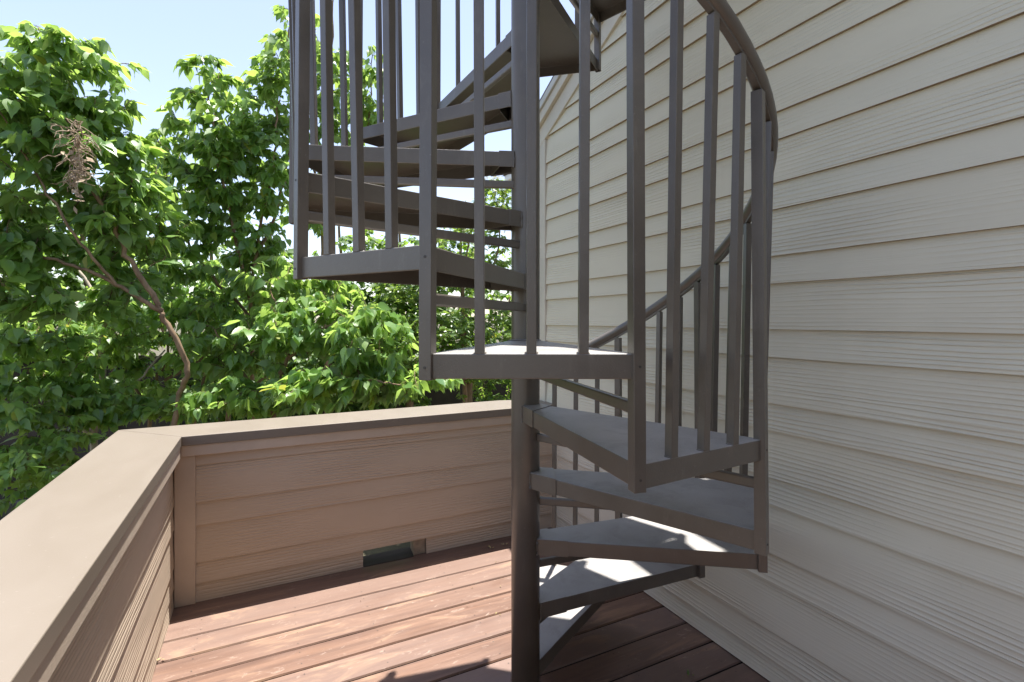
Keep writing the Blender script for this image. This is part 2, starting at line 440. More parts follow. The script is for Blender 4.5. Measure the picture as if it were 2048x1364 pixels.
# ------------------------------------------------------------------ parapet round the deck
par = empty('parapet_wall', (LX-.1, FY+.1, 0))
tag(par, 'low tan lap-sided parapet wall with broad metal coping round the deck', 'wall')
CZ = .803
pl = [.002, .09, .19, .366, .474, .655, .715]
sc0, sc1 = .488, .843                          # drain opening in the lowest plank
rows = []
for i, (z0, z1) in enumerate(zip(pl[:-1], pl[1:])):
    if i == 0: rows += [(z0, z1, -.30, sc0, -.30, sc0), (z0, z1, sc1, 1.69, sc1, 1.69)]
    else: rows.append((z0, z1, -.30, 1.69, -.30, 1.69))
m = MB(); laps(m, (0, FY+.012, 0), (1, 0, 0), (0, -1, 0), rows, 0, 0, .0095, .0135, 14)
m.build('siding', [M['tan'], M['tan_edge']], par)
m = MB(); rows = [(z0, z1, -3.3, FY, -3.3, FY) for z0, z1 in zip(pl[:-1], pl[1:])]
laps(m, (LX, 0, 0), (0, 1, 0), (1, 0, 0), rows, 0, 0, .0058, .0125, 30)
m.build('siding', [M['tan'], M['tan_edge']], par)
m = MB(); m.box((-.3715, FY-.012, .001), (-.287, FY+.014, .703)); m.build('corner_board', M['tan_trim'], par, bevel=.0025)
m = MB(); m.box((-.3437, FY-.024, .705), (1.688, FY+.014, .756)); m.build('trim_board', M['tan_trim'], par, bevel=.002)
m = MB(); m.box((LX-.004, -3.3, .700), (-.3440, FY-.024, .756)); m.build('trim_board', M['tan_trim'], par, bevel=.002)
# core with the drain tunnel left open
m = MB()
T = .082
m.box((LX-.115, FY+.016, -.28), (sc0, FY+T, .756)); m.box((sc1, FY+.016, -.28), (WX-.005, FY+T, .756))
m.box((sc0+.0005, FY+.016, .104), (sc1-.0005, FY+T, .756)); m.box((sc0+.0005, FY+.016, -.28), (sc1-.0005, FY+T, -.02))
m.box((LX-.115, -3.3, -.28), (LX-.005, FY+.0155, .756))
m.build('wall_core', M['tan_trim'], par)
# drain opening: bare stud and folded metal pan
m = MB(); m.box((.770, FY+.012, 0.001), (.838, FY+.078, .101)); m.build('stud', M['raw_wood'], par, bevel=.002)
m = MB()
prof = [(FY-.003, .004), (FY+.03, .010), (FY+.045, .012), (FY+.07, .018), (FY+.088, .020)]
for (ya, za), (yb, zb) in zip(prof[:-1], prof[1:]):
    m.add([(sc0+.002, ya, za), (.768, ya, za), (.768, yb, zb), (sc0+.002, yb, zb), (sc0+.002, ya, za-.004), (.768, ya, za-.004), (.768, yb, zb-.004), (sc0+.002, yb, zb-.004)],
          [(0,1,2,3),(7,6,5,4)])
m.build('drain_pan', M['zinc'], par, smooth=True)
# coping, mitred at the corner
def coping(mb, poly):
    n = len(poly); c = Vector((sum(p[0] for p in poly)/n, sum(p[1] for p in poly)/n))
    mb.prism(poly, CZ-.046, CZ)
IX, OX = -.340, -.640
m = MB(); coping(m, [(OX, -3.3), (IX, -3.3), (IX, 2.779), (OX, 3.085)]); m.build('coping', M['cap'], par, bevel=.003)
m = MB(); coping(m, [(IX+.0008, 2.779), (WX-.014, 2.770), (WX-.014, 2.985), (1.43, 3.082), (OX+.0008, 3.0858)]); m.build('coping', M['cap'], par, bevel=.003)

# ------------------------------------------------------------------ spiral staircase
DP = 1.658; UC = .0268; RHO = .4375
PX, PY = DP*(CS+UC*CC), DP*(CC-UC*CS)
RO = RHO*DP
K = DP/F_PX
stair = empty('spiral_staircase', (PX, PY, 0))
tag(stair, 'taupe painted steel spiral staircase winding up round a central pole', 'staircase')
def dirv(th):                                   # 0 = towards the camera, positive to the left, ascending
    a = math.radians(th)
    fx, fy = -CS, -CC; rx, ry = -CC, CS
    return Vector((fx*math.cos(a)+rx*math.sin(a), fy*math.cos(a)+ry*math.sin(a), 0))
TH = [None, -175.5, -143.5, -111.5, -79.5, -47.5, -15.5, 16.5, 47.5, 82, 116, 148, 178.5, 208.5, 240, 272, 304]
YP = [None, 692, 566, 432, 299, 168, 39.5, -87, -210, -330, -456, -588, -719, -849, -979, -1109, -1239]
TZ = [None]+[H-y*K for y in YP[1:]]
NT_ = 15
PC = Vector((PX, PY, 0))
LIP = .048
def nosing(th):
    return float(np.interp(th, TH[1:], TZ[1:]))
def rail_z(th):
    off = float(np.interp(th, [-154, -88, -42, 0], [535, 537, 505, 505]))*K
    return nosing(th)+off
def rail_p(th, dr=0): return PC+dirv(th)*(.4325*DP+dr)+Vector((0, 0, rail_z(th)))

m = MB()
pts = [(PX, PY, z) for z in (0.012, 1, 2, 3, 4.40)]
m.tube(pts, .0468, 40); pole = m.build('centre_pole', M['steel'], stair, smooth=True)
pole.data.polygons[-1].use_smooth = False; pole.data.polygons[-2].use_smooth = False
m = MB(); m.tube([(PX, PY, .0005), (PX, PY, .011)], .11, 32); m.build('base_plate', M['steel'], stair, bevel=.002)

def inset(poly, dd):
    n = len(poly); res = []
    for i in range(n):
        p0, p1, p2 = Vector(poly[i-1]), Vector(poly[i]), Vector(poly[(i+1) % n])
        e1 = (p1-p0).normalized(); e2 = (p2-p1).normalized()
        n1 = Vector((-e1.y, e1.x)); n2 = Vector((-e2.y, e2.x))
        b = (n1+n2); b = b/(b.dot(n1)) if b.length > 1e-6 else n1
        res.append(p1+b*dd)
    return res
def ccw(poly):
    A = sum(poly[i-1][0]*poly[i][1]-poly[i][0]*poly[i-1][1] for i in range(len(poly)))
    return poly if A > 0 else poly[::-1]
def pan(mb, poly, z, lip, t=.004):
    poly = [Vector(p) for p in ccw([tuple(p) for p in poly])]; q = inset(poly, t); n = len(poly)
    vs = [(p.x, p.y, z) for p in poly]+[(p.x, p.y, z-lip) for p in poly]+[(p.x, p.y, z-lip) for p in q]+[(p.x, p.y, z-t) for p in q]
    fs = [tuple(range(n)), tuple(range(4*n-1, 3*n-1, -1))]; mi = [1, 0]
    for i in range(n):
        j = (i+1) % n
        fs += [(n+i, n+j, j, i), (2*n+i, 2*n+j, n+j, n+i), (3*n+i, 3*n+j, 2*n+j, 2*n+i)]
    b = len(mb.f); mb.add(vs, fs)
    mb.mi[b] = 1
E_IN = .023
for k in range(1, NT_+1):
    a, b = TH[k], TH[k+1]; da, db = dirv(a), dirv(b)
    # perpendiculars pointing out of the wedge
    mid = dirv((a+b)/2)
    na = Vector((-da.y, da.x, 0)); na = na if na.dot(mid) < 0 else -na
    nb = Vector((-db.y, db.x, 0)); nb = nb if nb.dot(mid) < 0 else -nb
    A1 = PC+da*.030+na*E_IN; A2 = PC+db*.030+nb*E_IN
    B1 = PC+da*(RO+.005); B2 = PC+db*(RO+.005)
    m = MB(); pan(m, [A1.xy, B1.xy, B2.xy, A2.xy], TZ[k], LIP)
    m.build('tread', [M['steel'], M['grip']], stair, bevel=.0032)
    # hub bracket: folded plate over the tread's narrow end
    m = MB()
    def on(e, s): return e[0]+(e[1]-e[0])*s
    L1 = (A1, B1); L2 = (A2, B2)
    c1, c2 = on(L1, .015), on(L2, .015); d1, d2 = on(L1, .085), on(L2, .16)
    pan(m, [(c1+na*.0022).xy, (d1+na*.0022).xy, (d2+nb*.0022).xy, (c2+nb*.0022).xy], TZ[k]+.0022, LIP+.004, .0022)
    for e, dd, nn in ((L1, da, na), (L2, db, nb)):
        q0 = on(e, .018)+nn*.003
        m.tube([q0+Vector((random.uniform(-.001, .001), random.uniform(-.001, .001), TZ[k]-.052*t)) for t in np.linspace(0, 1, 9)], [random.uniform(.002, .0042) for _ in range(9)], 6)
    m.build('hub_bracket', [M['steel'], M['grip']], stair, bevel=.001)
    # riser bar between this tread and the one below
    zt = TZ[k]-.092
    p0 = PC+da*.03+na*(E_IN-.012); p1 = PC+da*(RO-.006)
    ax = (p1-p0).normalized(); ay = Vector((-ax.y, ax.x, 0))
    c = (p0+p1)/2+Vector((0, 0, zt-.0125))
    if zt-.03 > (TZ[k-1] if k > 1 else 0):
        m = MB(); m.obox(c, (ax, ay, (0, 0, 1)), ((p1-p0).length/2, .008, .0125)); m.build('riser_bar', M['steel'], stair, bevel=.004)

def square_tube(mb, base, top, ax, ay, hw, hollow=0):
    base, top = Vector(base), Vector(top)
    def ring(c, h): return [c-ax*h-ay*h, c+ax*h-ay*h, c+ax*h+ay*h, c-ax*h+ay*h]
    if not hollow:
        vs = ring(base, hw)+ring(top, hw)
        mb.add(vs, [(3,2,1,0),(4,5,6,7)]+[(i, (i+1) % 4, 4+(i+1) % 4, 4+i) for i in range(4)])
    else:
        hi = hw-hollow; inn = base+(top-base)*.05
        vs = ring(base, hw)+ring(top, hw)+ring(base, hi)+ring(inn, hi)
        fs = [(4,5,6,7)]+[(i, (i+1) % 4, 4+(i+1) % 4, 4+i) for i in range(4)]
        fs += [(8+i, 8+(i+1) % 4, (i+1) % 4, i) for i in range(4)]+[(12+i, 12+(i+1) % 4, 8+(i+1) % 4, 8+i) for i in range(4)]+[(15,14,13,12)]
        mb.add(vs, fs)
# posts at the tread joints
for k in range(1, NT_+1):
    th = TH[k]; dr = dirv(th); dt = Vector((-dr.y, dr.x, 0))
    zb = (TZ[k-1]-LIP-.002) if k > 1 else .001
    base = PC+dr*RO+Vector((0, 0, zb)); tp = rail_p(th)-Vector((0, 0, .030))
    m = MB(); square_tube(m, base, tp, dr, dt, .0127, .0022)
    po = m.build('post', M['steel'], stair, bevel=.0018)
    if 4 <= k <= 9:
        for zs in (TZ[k]-.024, (TZ[k-1] if k > 1 else 0)-.026):
            c = PC+dr*(RO+.0122)+Vector((0, 0, zs))
            f = (zs-base.z)/(tp.z-base.z); c += (tp-base-Vector((0, 0, tp.z-base.z)))*f
            m = MB(); m.tube([c, c+dr*.0016], .0026, 10)
            m.build('screw', M['screw'], po)
# balusters
for k in range(1, NT_+1):
    a, b = TH[k], TH[k+1]
    B1 = PC+dirv(a)*RO; B2 = PC+dirv(b)*RO
    ch = (B2-B1).normalized(); nr = Vector((-ch.y, ch.x, 0))
    if nr.dot(dirv((a+b)/2)) < 0: nr = -nr
    for fq in (.255, .503, .75):
        base = B1+(B2-B1)*fq-nr*.0045+Vector((0, 0, TZ[k]-.0005))
        rel = base-PC; th = a+(b-a)*(.5+math.atan((fq-.5)*2*math.tan(math.radians((b-a)/2)))/math.radians(b-a))
        tp = rail_p(th)-Vector((0, 0, .028))
        m = MB(); square_tube(m, base, tp, ch, nr, .0095)
        # weld bead at the foot
        for sx, sy in ((1, 0), (-1, 0), (0, -1)):
            q = [base+ch*(sx*.0098)+nr*(sy*.0098)+(nr if sx else ch)*(.0085*t) for t in (-1, -.4, .2, 1)]
            m.tube(q, [.0028, .0038+random.uniform(-.0006, .001), .0032, .0026], 6)
        m.build('baluster', M['steel'], stair, bevel=.0016)
# handrail: round pipe on a flat strip
ths = np.arange(-176, 312, 4)
m = MB(); m.tube([rail_p(t) for t in ths], .0195, 16); m.build('handrail', M['steel'], stair, smooth=True)
m = MB(); vs = []; fs = []
for t in ths:
    p = rail_p(t)-Vector((0, 0, .0225)); dr = dirv(t)
    tg = (rail_p(t+1)-rail_p(t-1)).normalized(); up = dr.cross(tg); up = up if up.z > 0 else -up
    for s, zq in ((-1, -1), (1, -1), (1, 1), (-1, 1)): vs.append(p+dr*(.0075*s)+up*(.005*zq))
for i in range(len(ths)-1):
    for q in range(4): fs.append((i*4+q, i*4+(q+1) % 4, i*4+4+(q+1) % 4, i*4+4+q))
fs += [(3,2,1,0), tuple(len(vs)-4+q for q in range(4))]
m.add(vs, fs); m.build('rail_strip', M['steel'], stair)
# landing at the head of the stair, bridging to the roof
m = MB(); pan(m, [(PX+.12, PY-.98), (WX+.05, PY-.98), (WX+.05, PY-.02), (PX+.12, PY-.02)], TZ[16], .09, .005)
m.build('landing', [M['steel'], M['grip']], stair, bevel=.003)

# ------------------------------------------------------------------ foliage
def mesh_np(name, V, polys, mats, parent, smooth=True, mi=None):
    """polys: list of (n, k) index arrays"""
    me = bpy.data.meshes.new(name)
    V = np.asarray(V, np.float32)
    me.vertices.add(len(V)); me.vertices.foreach_set('co', V.ravel())
    idx = np.concatenate([p.ravel() for p in polys]).astype(np.int32)
    tot = np.concatenate([np.full(len(p), p.shape[1]) for p in polys]).astype(np.int32)
    st = np.concatenate([[0], np.cumsum(tot)[:-1]]).astype(np.int32)
    me.loops.add(len(idx)); me.loops.foreach_set('vertex_index', idx)
    me.polygons.add(len(tot)); me.polygons.foreach_set('loop_start', st)
    if smooth: me.polygons.foreach_set('use_smooth', np.ones(len(tot), bool))
    for m_ in (mats if isinstance(mats, (list, tuple)) else [mats]): me.materials.append(m_)
    if mi is not None: me.polygons.foreach_set('material_index', np.asarray(mi, np.int32))
    me.update(calc_edges=True)
    o = bpy.data.objects.new(name, me); COL.objects.link(o)
    if parent is not None:
        o.parent = parent; o.matrix_parent_inverse = Matrix.Translation(-Vector(parent.location))
    return o
def unit(a): return a/np.maximum(np.linalg.norm(a, axis=-1, keepdims=True), 1e-9)

HEART = dict(rows=[(-.04, .16), (.12, .30), (.33, .335), (.60, .225), (.84, .07)], quads=1)
SLIM = dict(rows=[(.0, .05), (.16, .17), (.42, .22), (.68, .155), (.88, .06)], quads=1)
def leaf_mesh(name, P, Tn, Nn, L, shape, mat, parent):
    """P base points, Tn tip directions, Nn upper-face directions, L lengths"""
    n = len(P); T = unit(Tn); N = unit(Nn-T*np.sum(Nn*T, 1, keepdims=True)); S = np.cross(T, N)
    rows = shape['rows']; fold = rng.uniform(.0, .38, n); curl = rng.uniform(-.05, .45, n); twist = rng.normal(0, .25, n)
    wid = rng.uniform(.82, 1.12, n)
    vs = []
    for ri, (y, wd) in enumerate(rows):
        ym = y+.05 if ri == 0 else y+.02
        for s in (-1, 0, 1):
            yy = np.full(n, y if s else ym); x = s*wd*wid
            wav = rng.normal(0, .018, n) if s else 0
            z = fold*abs(s)*wd*.55-curl*np.maximum(yy, 0)**2*.8+twist*x*yy+wav
            if s == 0: z = z-.012
            vs.append(P+(S*x[:, None]+T*yy[:, None]+N*z[:, None])*L[:, None] if s else P+(T*yy[:, None]+N*z[:, None])*L[:, None])
    yt = 1.06; z = -curl*yt**2*.8
    vs.append(P+(T*yt+N*z[:, None])*L[:, None])
    nv = len(vs); V = np.stack(vs, 1).reshape(-1, 3)
    q = []
    for r in range(len(rows)-1):
        for c in (0, 1): q.append((r*3+c, r*3+c+1, r*3+4+c, r*3+3+c))
    e = (len(rows)-1)*3
    tri = [(e, e+1, nv-1), (e+1, e+2, nv-1)]
    off = (np.arange(n)*nv)[:, None, None]
    return mesh_np(name, V, [(np.array(q)[None]+off).reshape(-1, 4), (np.array(tri)[None]+off).reshape(-1, 3)], mat, parent)

def tubes_np(paths, sides=5):
    """paths: list of (pts (k,3), radii (k))"""
    V = []; Q = []; b = 0
    ang = np.arange(sides)*2*PI/sides
    for pts, rad in paths:
        pts = np.asarray(pts, float); k = len(pts)
        t = unit(np.gradient(pts, axis=0)); ref = np.array([.31, .77, .55]); a = unit(np.cross(t, ref)); c = np.cross(t, a)
        ring = pts[:, None]+(a[:, None]*np.cos(ang)[None, :, None]+c[:, None]*np.sin(ang)[None, :, None])*np.asarray(rad)[:, None, None]
        V.append(ring.reshape(-1, 3))
        i = np.arange(k-1)[:, None]*sides; j = np.arange(sides)[None]; j2 = (j+1) % sides
        Q.append(np.stack([i+j, i+j2, i+sides+j2, i+sides+j], -1).reshape(-1, 4)+b); b += k*sides
    return np.concatenate(V), np.concatenate(Q)

def smooth_path(pts, n=6):
    pts = [np.array(p, float) for p in pts]; out = []
    P = [2*pts[0]-pts[1]]+pts+[2*pts[-1]-pts[-2]]
    for i in range(1, len(P)-2):
        for t in np.arange(n)/n:
            out.append(.5*((2*P[i])+(-P[i-1]+P[i+1])*t+(2*P[i-1]-5*P[i]+4*P[i+1]-P[i+2])*t*t+(-P[i-1]+3*P[i]-3*P[i+1]+P[i+2])*t**3))
    out.append(pts[-1]); return np.array(out)

def tree(name, label, cat, limbs, blobs, n_twigs, leaf_len, mats, group=None, shape=HEART, per_twig=10, bark='bark', droop=.75, blossoms=0, twig_len=.62, avoid=None, petiole=.35, trunk_name='trunk'):
    """limbs: [(points, r0, r1)], blobs: [(centre, radii, weight)]"""
    base = Vector(limbs[0][0][0]); base.z = GZ
    root = empty(name, base); tag(root, label, cat, group)
    paths = []; nodes = []
    for pts, r0, r1 in limbs:
        p = smooth_path(pts, 7); p[1:-1] += rng.normal(0, .008, p[1:-1].shape)
        rad = np.linspace(r0, r1, len(p))*rng.uniform(.93, 1.07, len(p))
        paths.append((p, rad)); nodes += list(p[len(p)//4:])
    V, Q = tubes_np(paths, 8); mesh_np(trunk_name, V, [Q], M[bark], root)
    nodes = list(np.array(nodes)); wts = np.array([b[2] for b in blobs], float); wts /= wts.sum()
    att = []
    while len(att) < n_twigs:
        c, r, _ = blobs[rng.choice(len(blobs), p=wts)]
        d = unit(rng.normal(size=(1, 3)))[0]*rng.uniform(.12, 1)**.42*(rng.uniform(1.05, 1.35) if rng.uniform() < .07 else 1)
        p = np.array(c)+d*np.array(r)
        if p[2] < GZ+.15 or p[0] > 1.55 and p[1] < 3.4 or (p[1] < 3.22 and p[0] > -.72): continue
        att.append(p)
    att = np.array(att); nd = np.array(nodes)
    d0 = np.min(np.linalg.norm(att[:, None]-nd[None], axis=2), axis=1)
    tw = []; LP = []; LT = []; LN = []; LL = []; pet = []
    for ai in np.argsort(d0):
        p = att[ai]; A = np.array(nodes)
        dv = p-A; dist = np.linalg.norm(dv, axis=1)+.35*np.maximum(0, A[:, 2]-p[2])
        q = A[np.argmin(dist)]; ln = np.linalg.norm(p-q)
        if ln < .03: continue
        m1 = q+(p-q)*.45+np.array([0, 0, .10*ln])+rng.normal(0, .05*ln, 3)
        path = smooth_path([q, m1, p], 4)
        tw.append((path, np.linspace(min(.011, .0035+.0045*ln), .0018, len(path))))
        nodes += list(path[3:-1])
        # leaves along the outer stretch of the twig, alternating sides
        out = unit((p-q)[None])[0]; seg = min(ln, twig_len); m = max(3, int(round(per_twig*rng.uniform(.7, 1.25))))
        hd = np.array([out[0], out[1], 0]); hd = unit(hd[None])[0] if np.linalg.norm(hd) > .1 else unit(np.append(rng.normal(size=2), 0)[None])[0]
        sd = np.array([-hd[1], hd[0], 0])
        for j in range(m):
            f = 1-(seg/ln)*(j/m)**1.0*.98
            bp = path[0]+0; ff = f*(len(path)-1); i0 = min(int(ff), len(path)-2); bp = path[i0]+(path[i0+1]-path[i0])*(ff-i0)
            side = 1 if j % 2 else -1
            spread = hd*rng.uniform(.25, 1.1)+sd*side*rng.uniform(.2, .9)
            L = leaf_len*rng.uniform(.5, 1.4)*(1-.35*(j == 0))
            pd = unit((spread+np.array([0, 0, rng.uniform(-.1, .5)]))[None])[0]
            lp = bp+pd*L*petiole*rng.uniform(.6, 1.3)
            dz = droop*rng.uniform(-.1, 2.6)
            td = spread+np.array([0, 0, -dz])
            nn = np.array([0, 0, .8])+spread*rng.uniform(.0, .9)+rng.normal(0, .48, 3)
            LP.append(lp); LT.append(td); LN.append(nn); LL.append(L); pet.append((bp, lp))
    if tw:
        ps = [(np.array([a, (a+b)/2+np.array([0, 0, .006]), b]), np.array([.0013, .0011, .001])) for a, b in pet] if leaf_len > .075 else []
        V, Q = tubes_np(tw, 5); 
        if ps:
            V2, Q2 = tubes_np(ps, 3); Q = np.concatenate([Q, Q2+len(V)]); V = np.concatenate([V, V2])
        mesh_np('branches', V, [Q], M['twig'], root)
    LP, LT, LN, LL = map(np.array, (LP, LT, LN, LL))
    ok = ~((LP[:, 1] < 3.16) & (LP[:, 0] > -.70))
    LP, LT, LN, LL = LP[ok], LT[ok], LN[ok], LL[ok]
    sel = rng.uniform(size=len(LP))
    for j, mt in enumerate(mats):
        k = (sel >= j/len(mats)) & (sel < (j+1)/len(mats))
        if k.any(): leaf_mesh('crown', LP[k], LT[k], LN[k], LL[k], shape, M[mt], root)
    if blossoms:
        tips = att[np.argsort(-att[:, 2]+rng.normal(0, .5, len(att)))[:blossoms]]
        C = []; 
        for t in tips:
            m = 60; hgt = rng.uniform(.09, .16); u = rng.uniform(0, 1, m)**.7; a = rng.uniform(0, 2*PI, m)
            r = (1-u)*.035*rng.uniform(.4, 1, m)
            C.append(t+np.stack([r*np.cos(a), r*np.sin(a), u*hgt], 1))
        C = np.concatenate(C); s = rng.uniform(.003, .0065, len(C))
        octa = np.array([(1,0,0),(-1,0,0),(0,1,0),(0,-1,0),(0,0,1),(0,0,-1)], float)
        V = (C[:, None]+octa[None]*s[:, None, None]).reshape(-1, 3)
        f = np.array([(0,2,4),(2,1,4),(1,3,4),(3,0,4),(2,0,5),(1,2,5),(3,1,5),(0,3,5)])
        mesh_np('blossoms', V, [(f[None]+(np.arange(len(C))*6)[:, None, None]).reshape(-1, 3)], M['blossom'], root)
    return root

def P(px, py, d): return tuple(at(px, py, d))
def blob(px, py, d, rx, ry, rd, wgt=1.0):
    """ellipsoid centred on a direction at distance d; radii in metres"""
    return (P(px, py, d), (rx, rd, ry), wgt)
def G(px, d):            # a point on the ground below a direction
    p = at(px, 639, d); return (p.x, p.y, GZ)

# near tree with the forked stem
tree('broadleaf_tree', 'big-leaved green tree with a forked brown stem just outside the parapet corner', 'tree',
     [([G(345, 4.1), P(350, 850, 4.1), P(374, 740, 4.05), P(330, 640, 4.0), P(318, 612, 4.0)], .024, .018),
      ([P(318, 612, 4.0), P(262, 520, 3.95), P(222, 440, 3.9), P(165, 330, 3.85), P(120, 200, 3.85), P(112, 110, 3.9)], .022, .006),
      ([P(322, 622, 4.0), P(232, 570, 3.9), P(130, 528, 3.8), P(20, 505, 3.7), P(-90, 480, 3.6)], .018, .007),
      ([P(232, 570, 3.9), P(150, 470, 3.7), P(60, 330, 3.65), P(-10, 200, 3.6)], .012, .005)],
     [blob(110, 190, 3.85, .50, .55, .40, 2.2), blob(20, 330, 3.7, .45, .75, .4, 1.9), blob(200, 330, 3.9, .38, .55, .4, 1.6),
      blob(-70, 500, 3.6, .55, .6, .4, 1.4), blob(120, 560, 3.9, .60, .40, .4, 1.3), blob(270, 450, 4.2, .40, .45, .4, 1.2)],
     640, .106, ['leaf', 'leaf', 'leaf_young'], group='trees beyond the parapet')
# second tree, small-stemmed, crown rising left of the stair
tree('broadleaf_tree', 'green tree with several thin stems whose crown tops out left of the stair', 'tree',
     [([G(500, 5.2), P(505, 780, 5.2), P(500, 600, 5.15), P(520, 470, 5.1), P(545, 330, 5.1), P(560, 200, 5.1)], .028, .007),
      ([P(500, 600, 5.15), P(470, 470, 5.0), P(440, 330, 4.9), P(420, 200, 4.9), P(405, 125, 4.9)], .02, .005),
      ([P(510, 520, 5.1), P(560, 400, 5.2), P(585, 250, 5.2), P(578, 100, 5.2), P(580, 20, 5.2)], .018, .005),
      ([P(505, 640, 5.2), P(400, 520, 5.1), P(350, 420, 5.1), P(330, 330, 5.0)], .016, .005)],
     [blob(440, 240, 4.9, .42, .60, .45, 2.2), blob(380, 400, 5.0, .45, .55, .45, 1.7), blob(560, 150, 5.2, .22, .75, .35, 1.3),
      blob(520, 350, 5.1, .42, .45, .4, 1.1), blob(420, 560, 5.0, .60, .35, .45, 1.2), blob(480, 330, 5.1, .40, .5, .4, 1.2), blob(370, 300, 5.0, .28, .35, .3, .7), blob(330, 330, 5.2, .25, .3, .3, .5), blob(500, 470, 5.2, .4, .35, .4, 1.0), blob(540, 560, 5.2, .4, .3, .4, .6)],
     680, .096, ['leaf', 'leaf_young', 'leaf'], group='trees beyond the parapet')
# third, taller one seen through the balusters
tree('broadleaf_tree', 'tall airy green tree seen through the left balusters of the stair', 'tree',
     [([G(650, 6.0), P(652, 700, 6.0), P(645, 500, 6.0), P(655, 300, 6.0), P(665, 100, 6.0), P(668, -60, 6.0)], .03, .007),
      ([P(645, 500, 6.0), P(690, 380, 5.9), P(735, 250, 5.9), P(745, 110, 5.9)], .018, .005),
      ([P(650, 400, 6.0), P(610, 280, 5.9), P(598, 130, 5.8), P(596, 20, 5.8)], .016, .005)],
     [blob(610, 180, 5.8, .28, .95, .4, 1.7), blob(690, 210, 6.0, .32, .75, .4, 1.7), blob(745, 180, 5.9, .16, .50, .3, .8),
      blob(700, 350, 6.0, .45, .35, .4, .9), blob(610, 420, 6.0, .30, .35, .4, .4)],
     330, .098, ['leaf', 'leaf_young'], group='trees beyond the parapet', per_twig=8)
# fourth: spreading low over the far parapet
tree('broadleaf_shrub', 'spreading big-leaved shrub leaning over the far parapet left of the stair', 'shrub',
     [([G(560, 4.6), P(548, 830, 4.6), P(580, 720, 4.5), P(640, 660, 4.4), P(720, 630, 4.3)], .026, .007),
      ([P(548, 830, 4.6), P(480, 740, 4.6), P(430, 660, 4.6)], .02, .007),
      ([P(580, 720, 4.5), P(560, 640, 4.5), P(540, 580, 4.5)], .016, .006),
      ([P(545, 800, 4.6), P(640, 770, 4.3), P(720, 760, 4.1), P(800, 770, 4.0)], .014, .005)],
     [blob(620, 650, 4.5, .55, .30, .35, 2.0), blob(740, 680, 4.3, .38, .30, .3, 1.6), blob(470, 690, 4.7, .50, .32, .4, 1.6),
      blob(600, 560, 4.8, .55, .22, .35, 1.3), blob(690, 770, 4.2, .60, .20, .35, 1.3), blob(840, 760, 4.3, .30, .18, .3, .6), blob(560, 780, 4.4, .5, .2, .3, .7), blob(470, 800, 4.3, .40, .14, .25, .8), blob(360, 815, 4.5, .35, .12, .25, .6)],
     600, .098, ['leaf', 'leaf', 'leaf_young'], group='shrubs beyond the parapet')
# low growth along the left parapet
tree('broadleaf_shrub', 'dark leafy shrub with a pale trunk crowding the left parapet coping', 'shrub',
     [([G(190, 4.6), P(185, 900, 4.6), P(205, 780, 4.6), P(203, 690, 4.65), P(200, 600, 4.7), P(60, 420, 4.8)], .036, .010),
      ([P(205, 800, 4.6), P(235, 780, 4.6), P(272, 765, 4.65), P(330, 700, 4.7)], .018, .007),
      ([P(190, 880, 4.6), P(110, 780, 4.4), P(60, 700, 4.2)], .02, .006)],
     [blob(60, 720, 4.0, .50, .35, .35, 1.6), blob(30, 870, 3.6, .42, .40, .3, 1.5), blob(150, 660, 4.5, .55, .35, .4, 1.5),
      blob(-80, 760, 3.6, .45, .6, .4, 1.0), blob(130, 900, 4.0, .30, .30, .3, .8), blob(40, 990, 3.3, .25, .28, .22, .8), blob(210, 810, 4.3, .35, .22, .3, 1.1), blob(120, 800, 4.1, .35, .25, .3, .9)],
     660, .076, ['leaf', 'leaf', 'leaf_young'], group='shrubs beyond the parapet', bark='pale_bark')
tree('broadleaf_shrub', 'leafy brown-stemmed shrub rising behind the parapet corner', 'shrub',
     [([G(325, 5.4), P(300, 830, 5.4), P(330, 720, 5.4), P(345, 640, 5.4)], .026, .008),
      ([P(300, 830, 5.4), P(262, 760, 5.3), P(230, 690, 5.2)], .018, .006),
      ([P(330, 760, 5.4), P(400, 720, 5.4), P(455, 660, 5.4)], .018, .006),
      ([G(395, 5.2), P(388, 840, 5.2), P(404, 770, 5.2), P(440, 690, 5.2)], .03, .008),
      ([G(480, 5.0), P(455, 840, 5.0), P(495, 795, 5.0), P(540, 740, 5.0)], .03, .01)],
     [blob(330, 700, 5.4, .75, .25, .4, 1.5), blob(450, 640, 5.3, .5, .30, .4, 1.2), blob(250, 640, 5.3, .5, .3, .4, 1.2), blob(340, 560, 5.4, .6, .4, .4, 1.0), blob(420, 780, 5.3, .7, .22, .4, .8), blob(240, 780, 5.2, .5, .25, .4, .8)],
     420, .092, ['leaf', 'leaf'], group='shrubs beyond the parapet')
# flowering shrub seen through the stair
tree('flowering_shrub', 'fine-leaved shrub with cream flower spikes behind the central pole', 'shrub',
     [([G(930, 7.6), P(930, 760, 7.6), P(925, 600, 7.6), P(940, 470, 7.6)], .05, .012),
      ([P(930, 760, 7.6), P(870, 650, 7.4), P(840, 560, 7.4)], .025, .008), ([P(928, 640, 7.6), P(990, 520, 7.6), P(1000, 420, 7.6)], .022, .007)],
     [blob(860, 690, 7.0, .55, .55, .5, 1.8), blob(960, 690, 7.4, .65, .65, .5, 1.8), blob(940, 500, 7.6, .75, .70, .5, 1.8), blob(990, 400, 7.8, .30, .35, .35, .7),
      blob(820, 570, 7.2, .5, .3, .4, .8), blob(1060, 600, 7.8, .4, .8, .4, .6)],
     1100, .075, ['leaf_privet', 'leaf_privet'], shape=SLIM, per_twig=11, droop=.2, blossoms=85, twig_len=.34, petiole=.12)

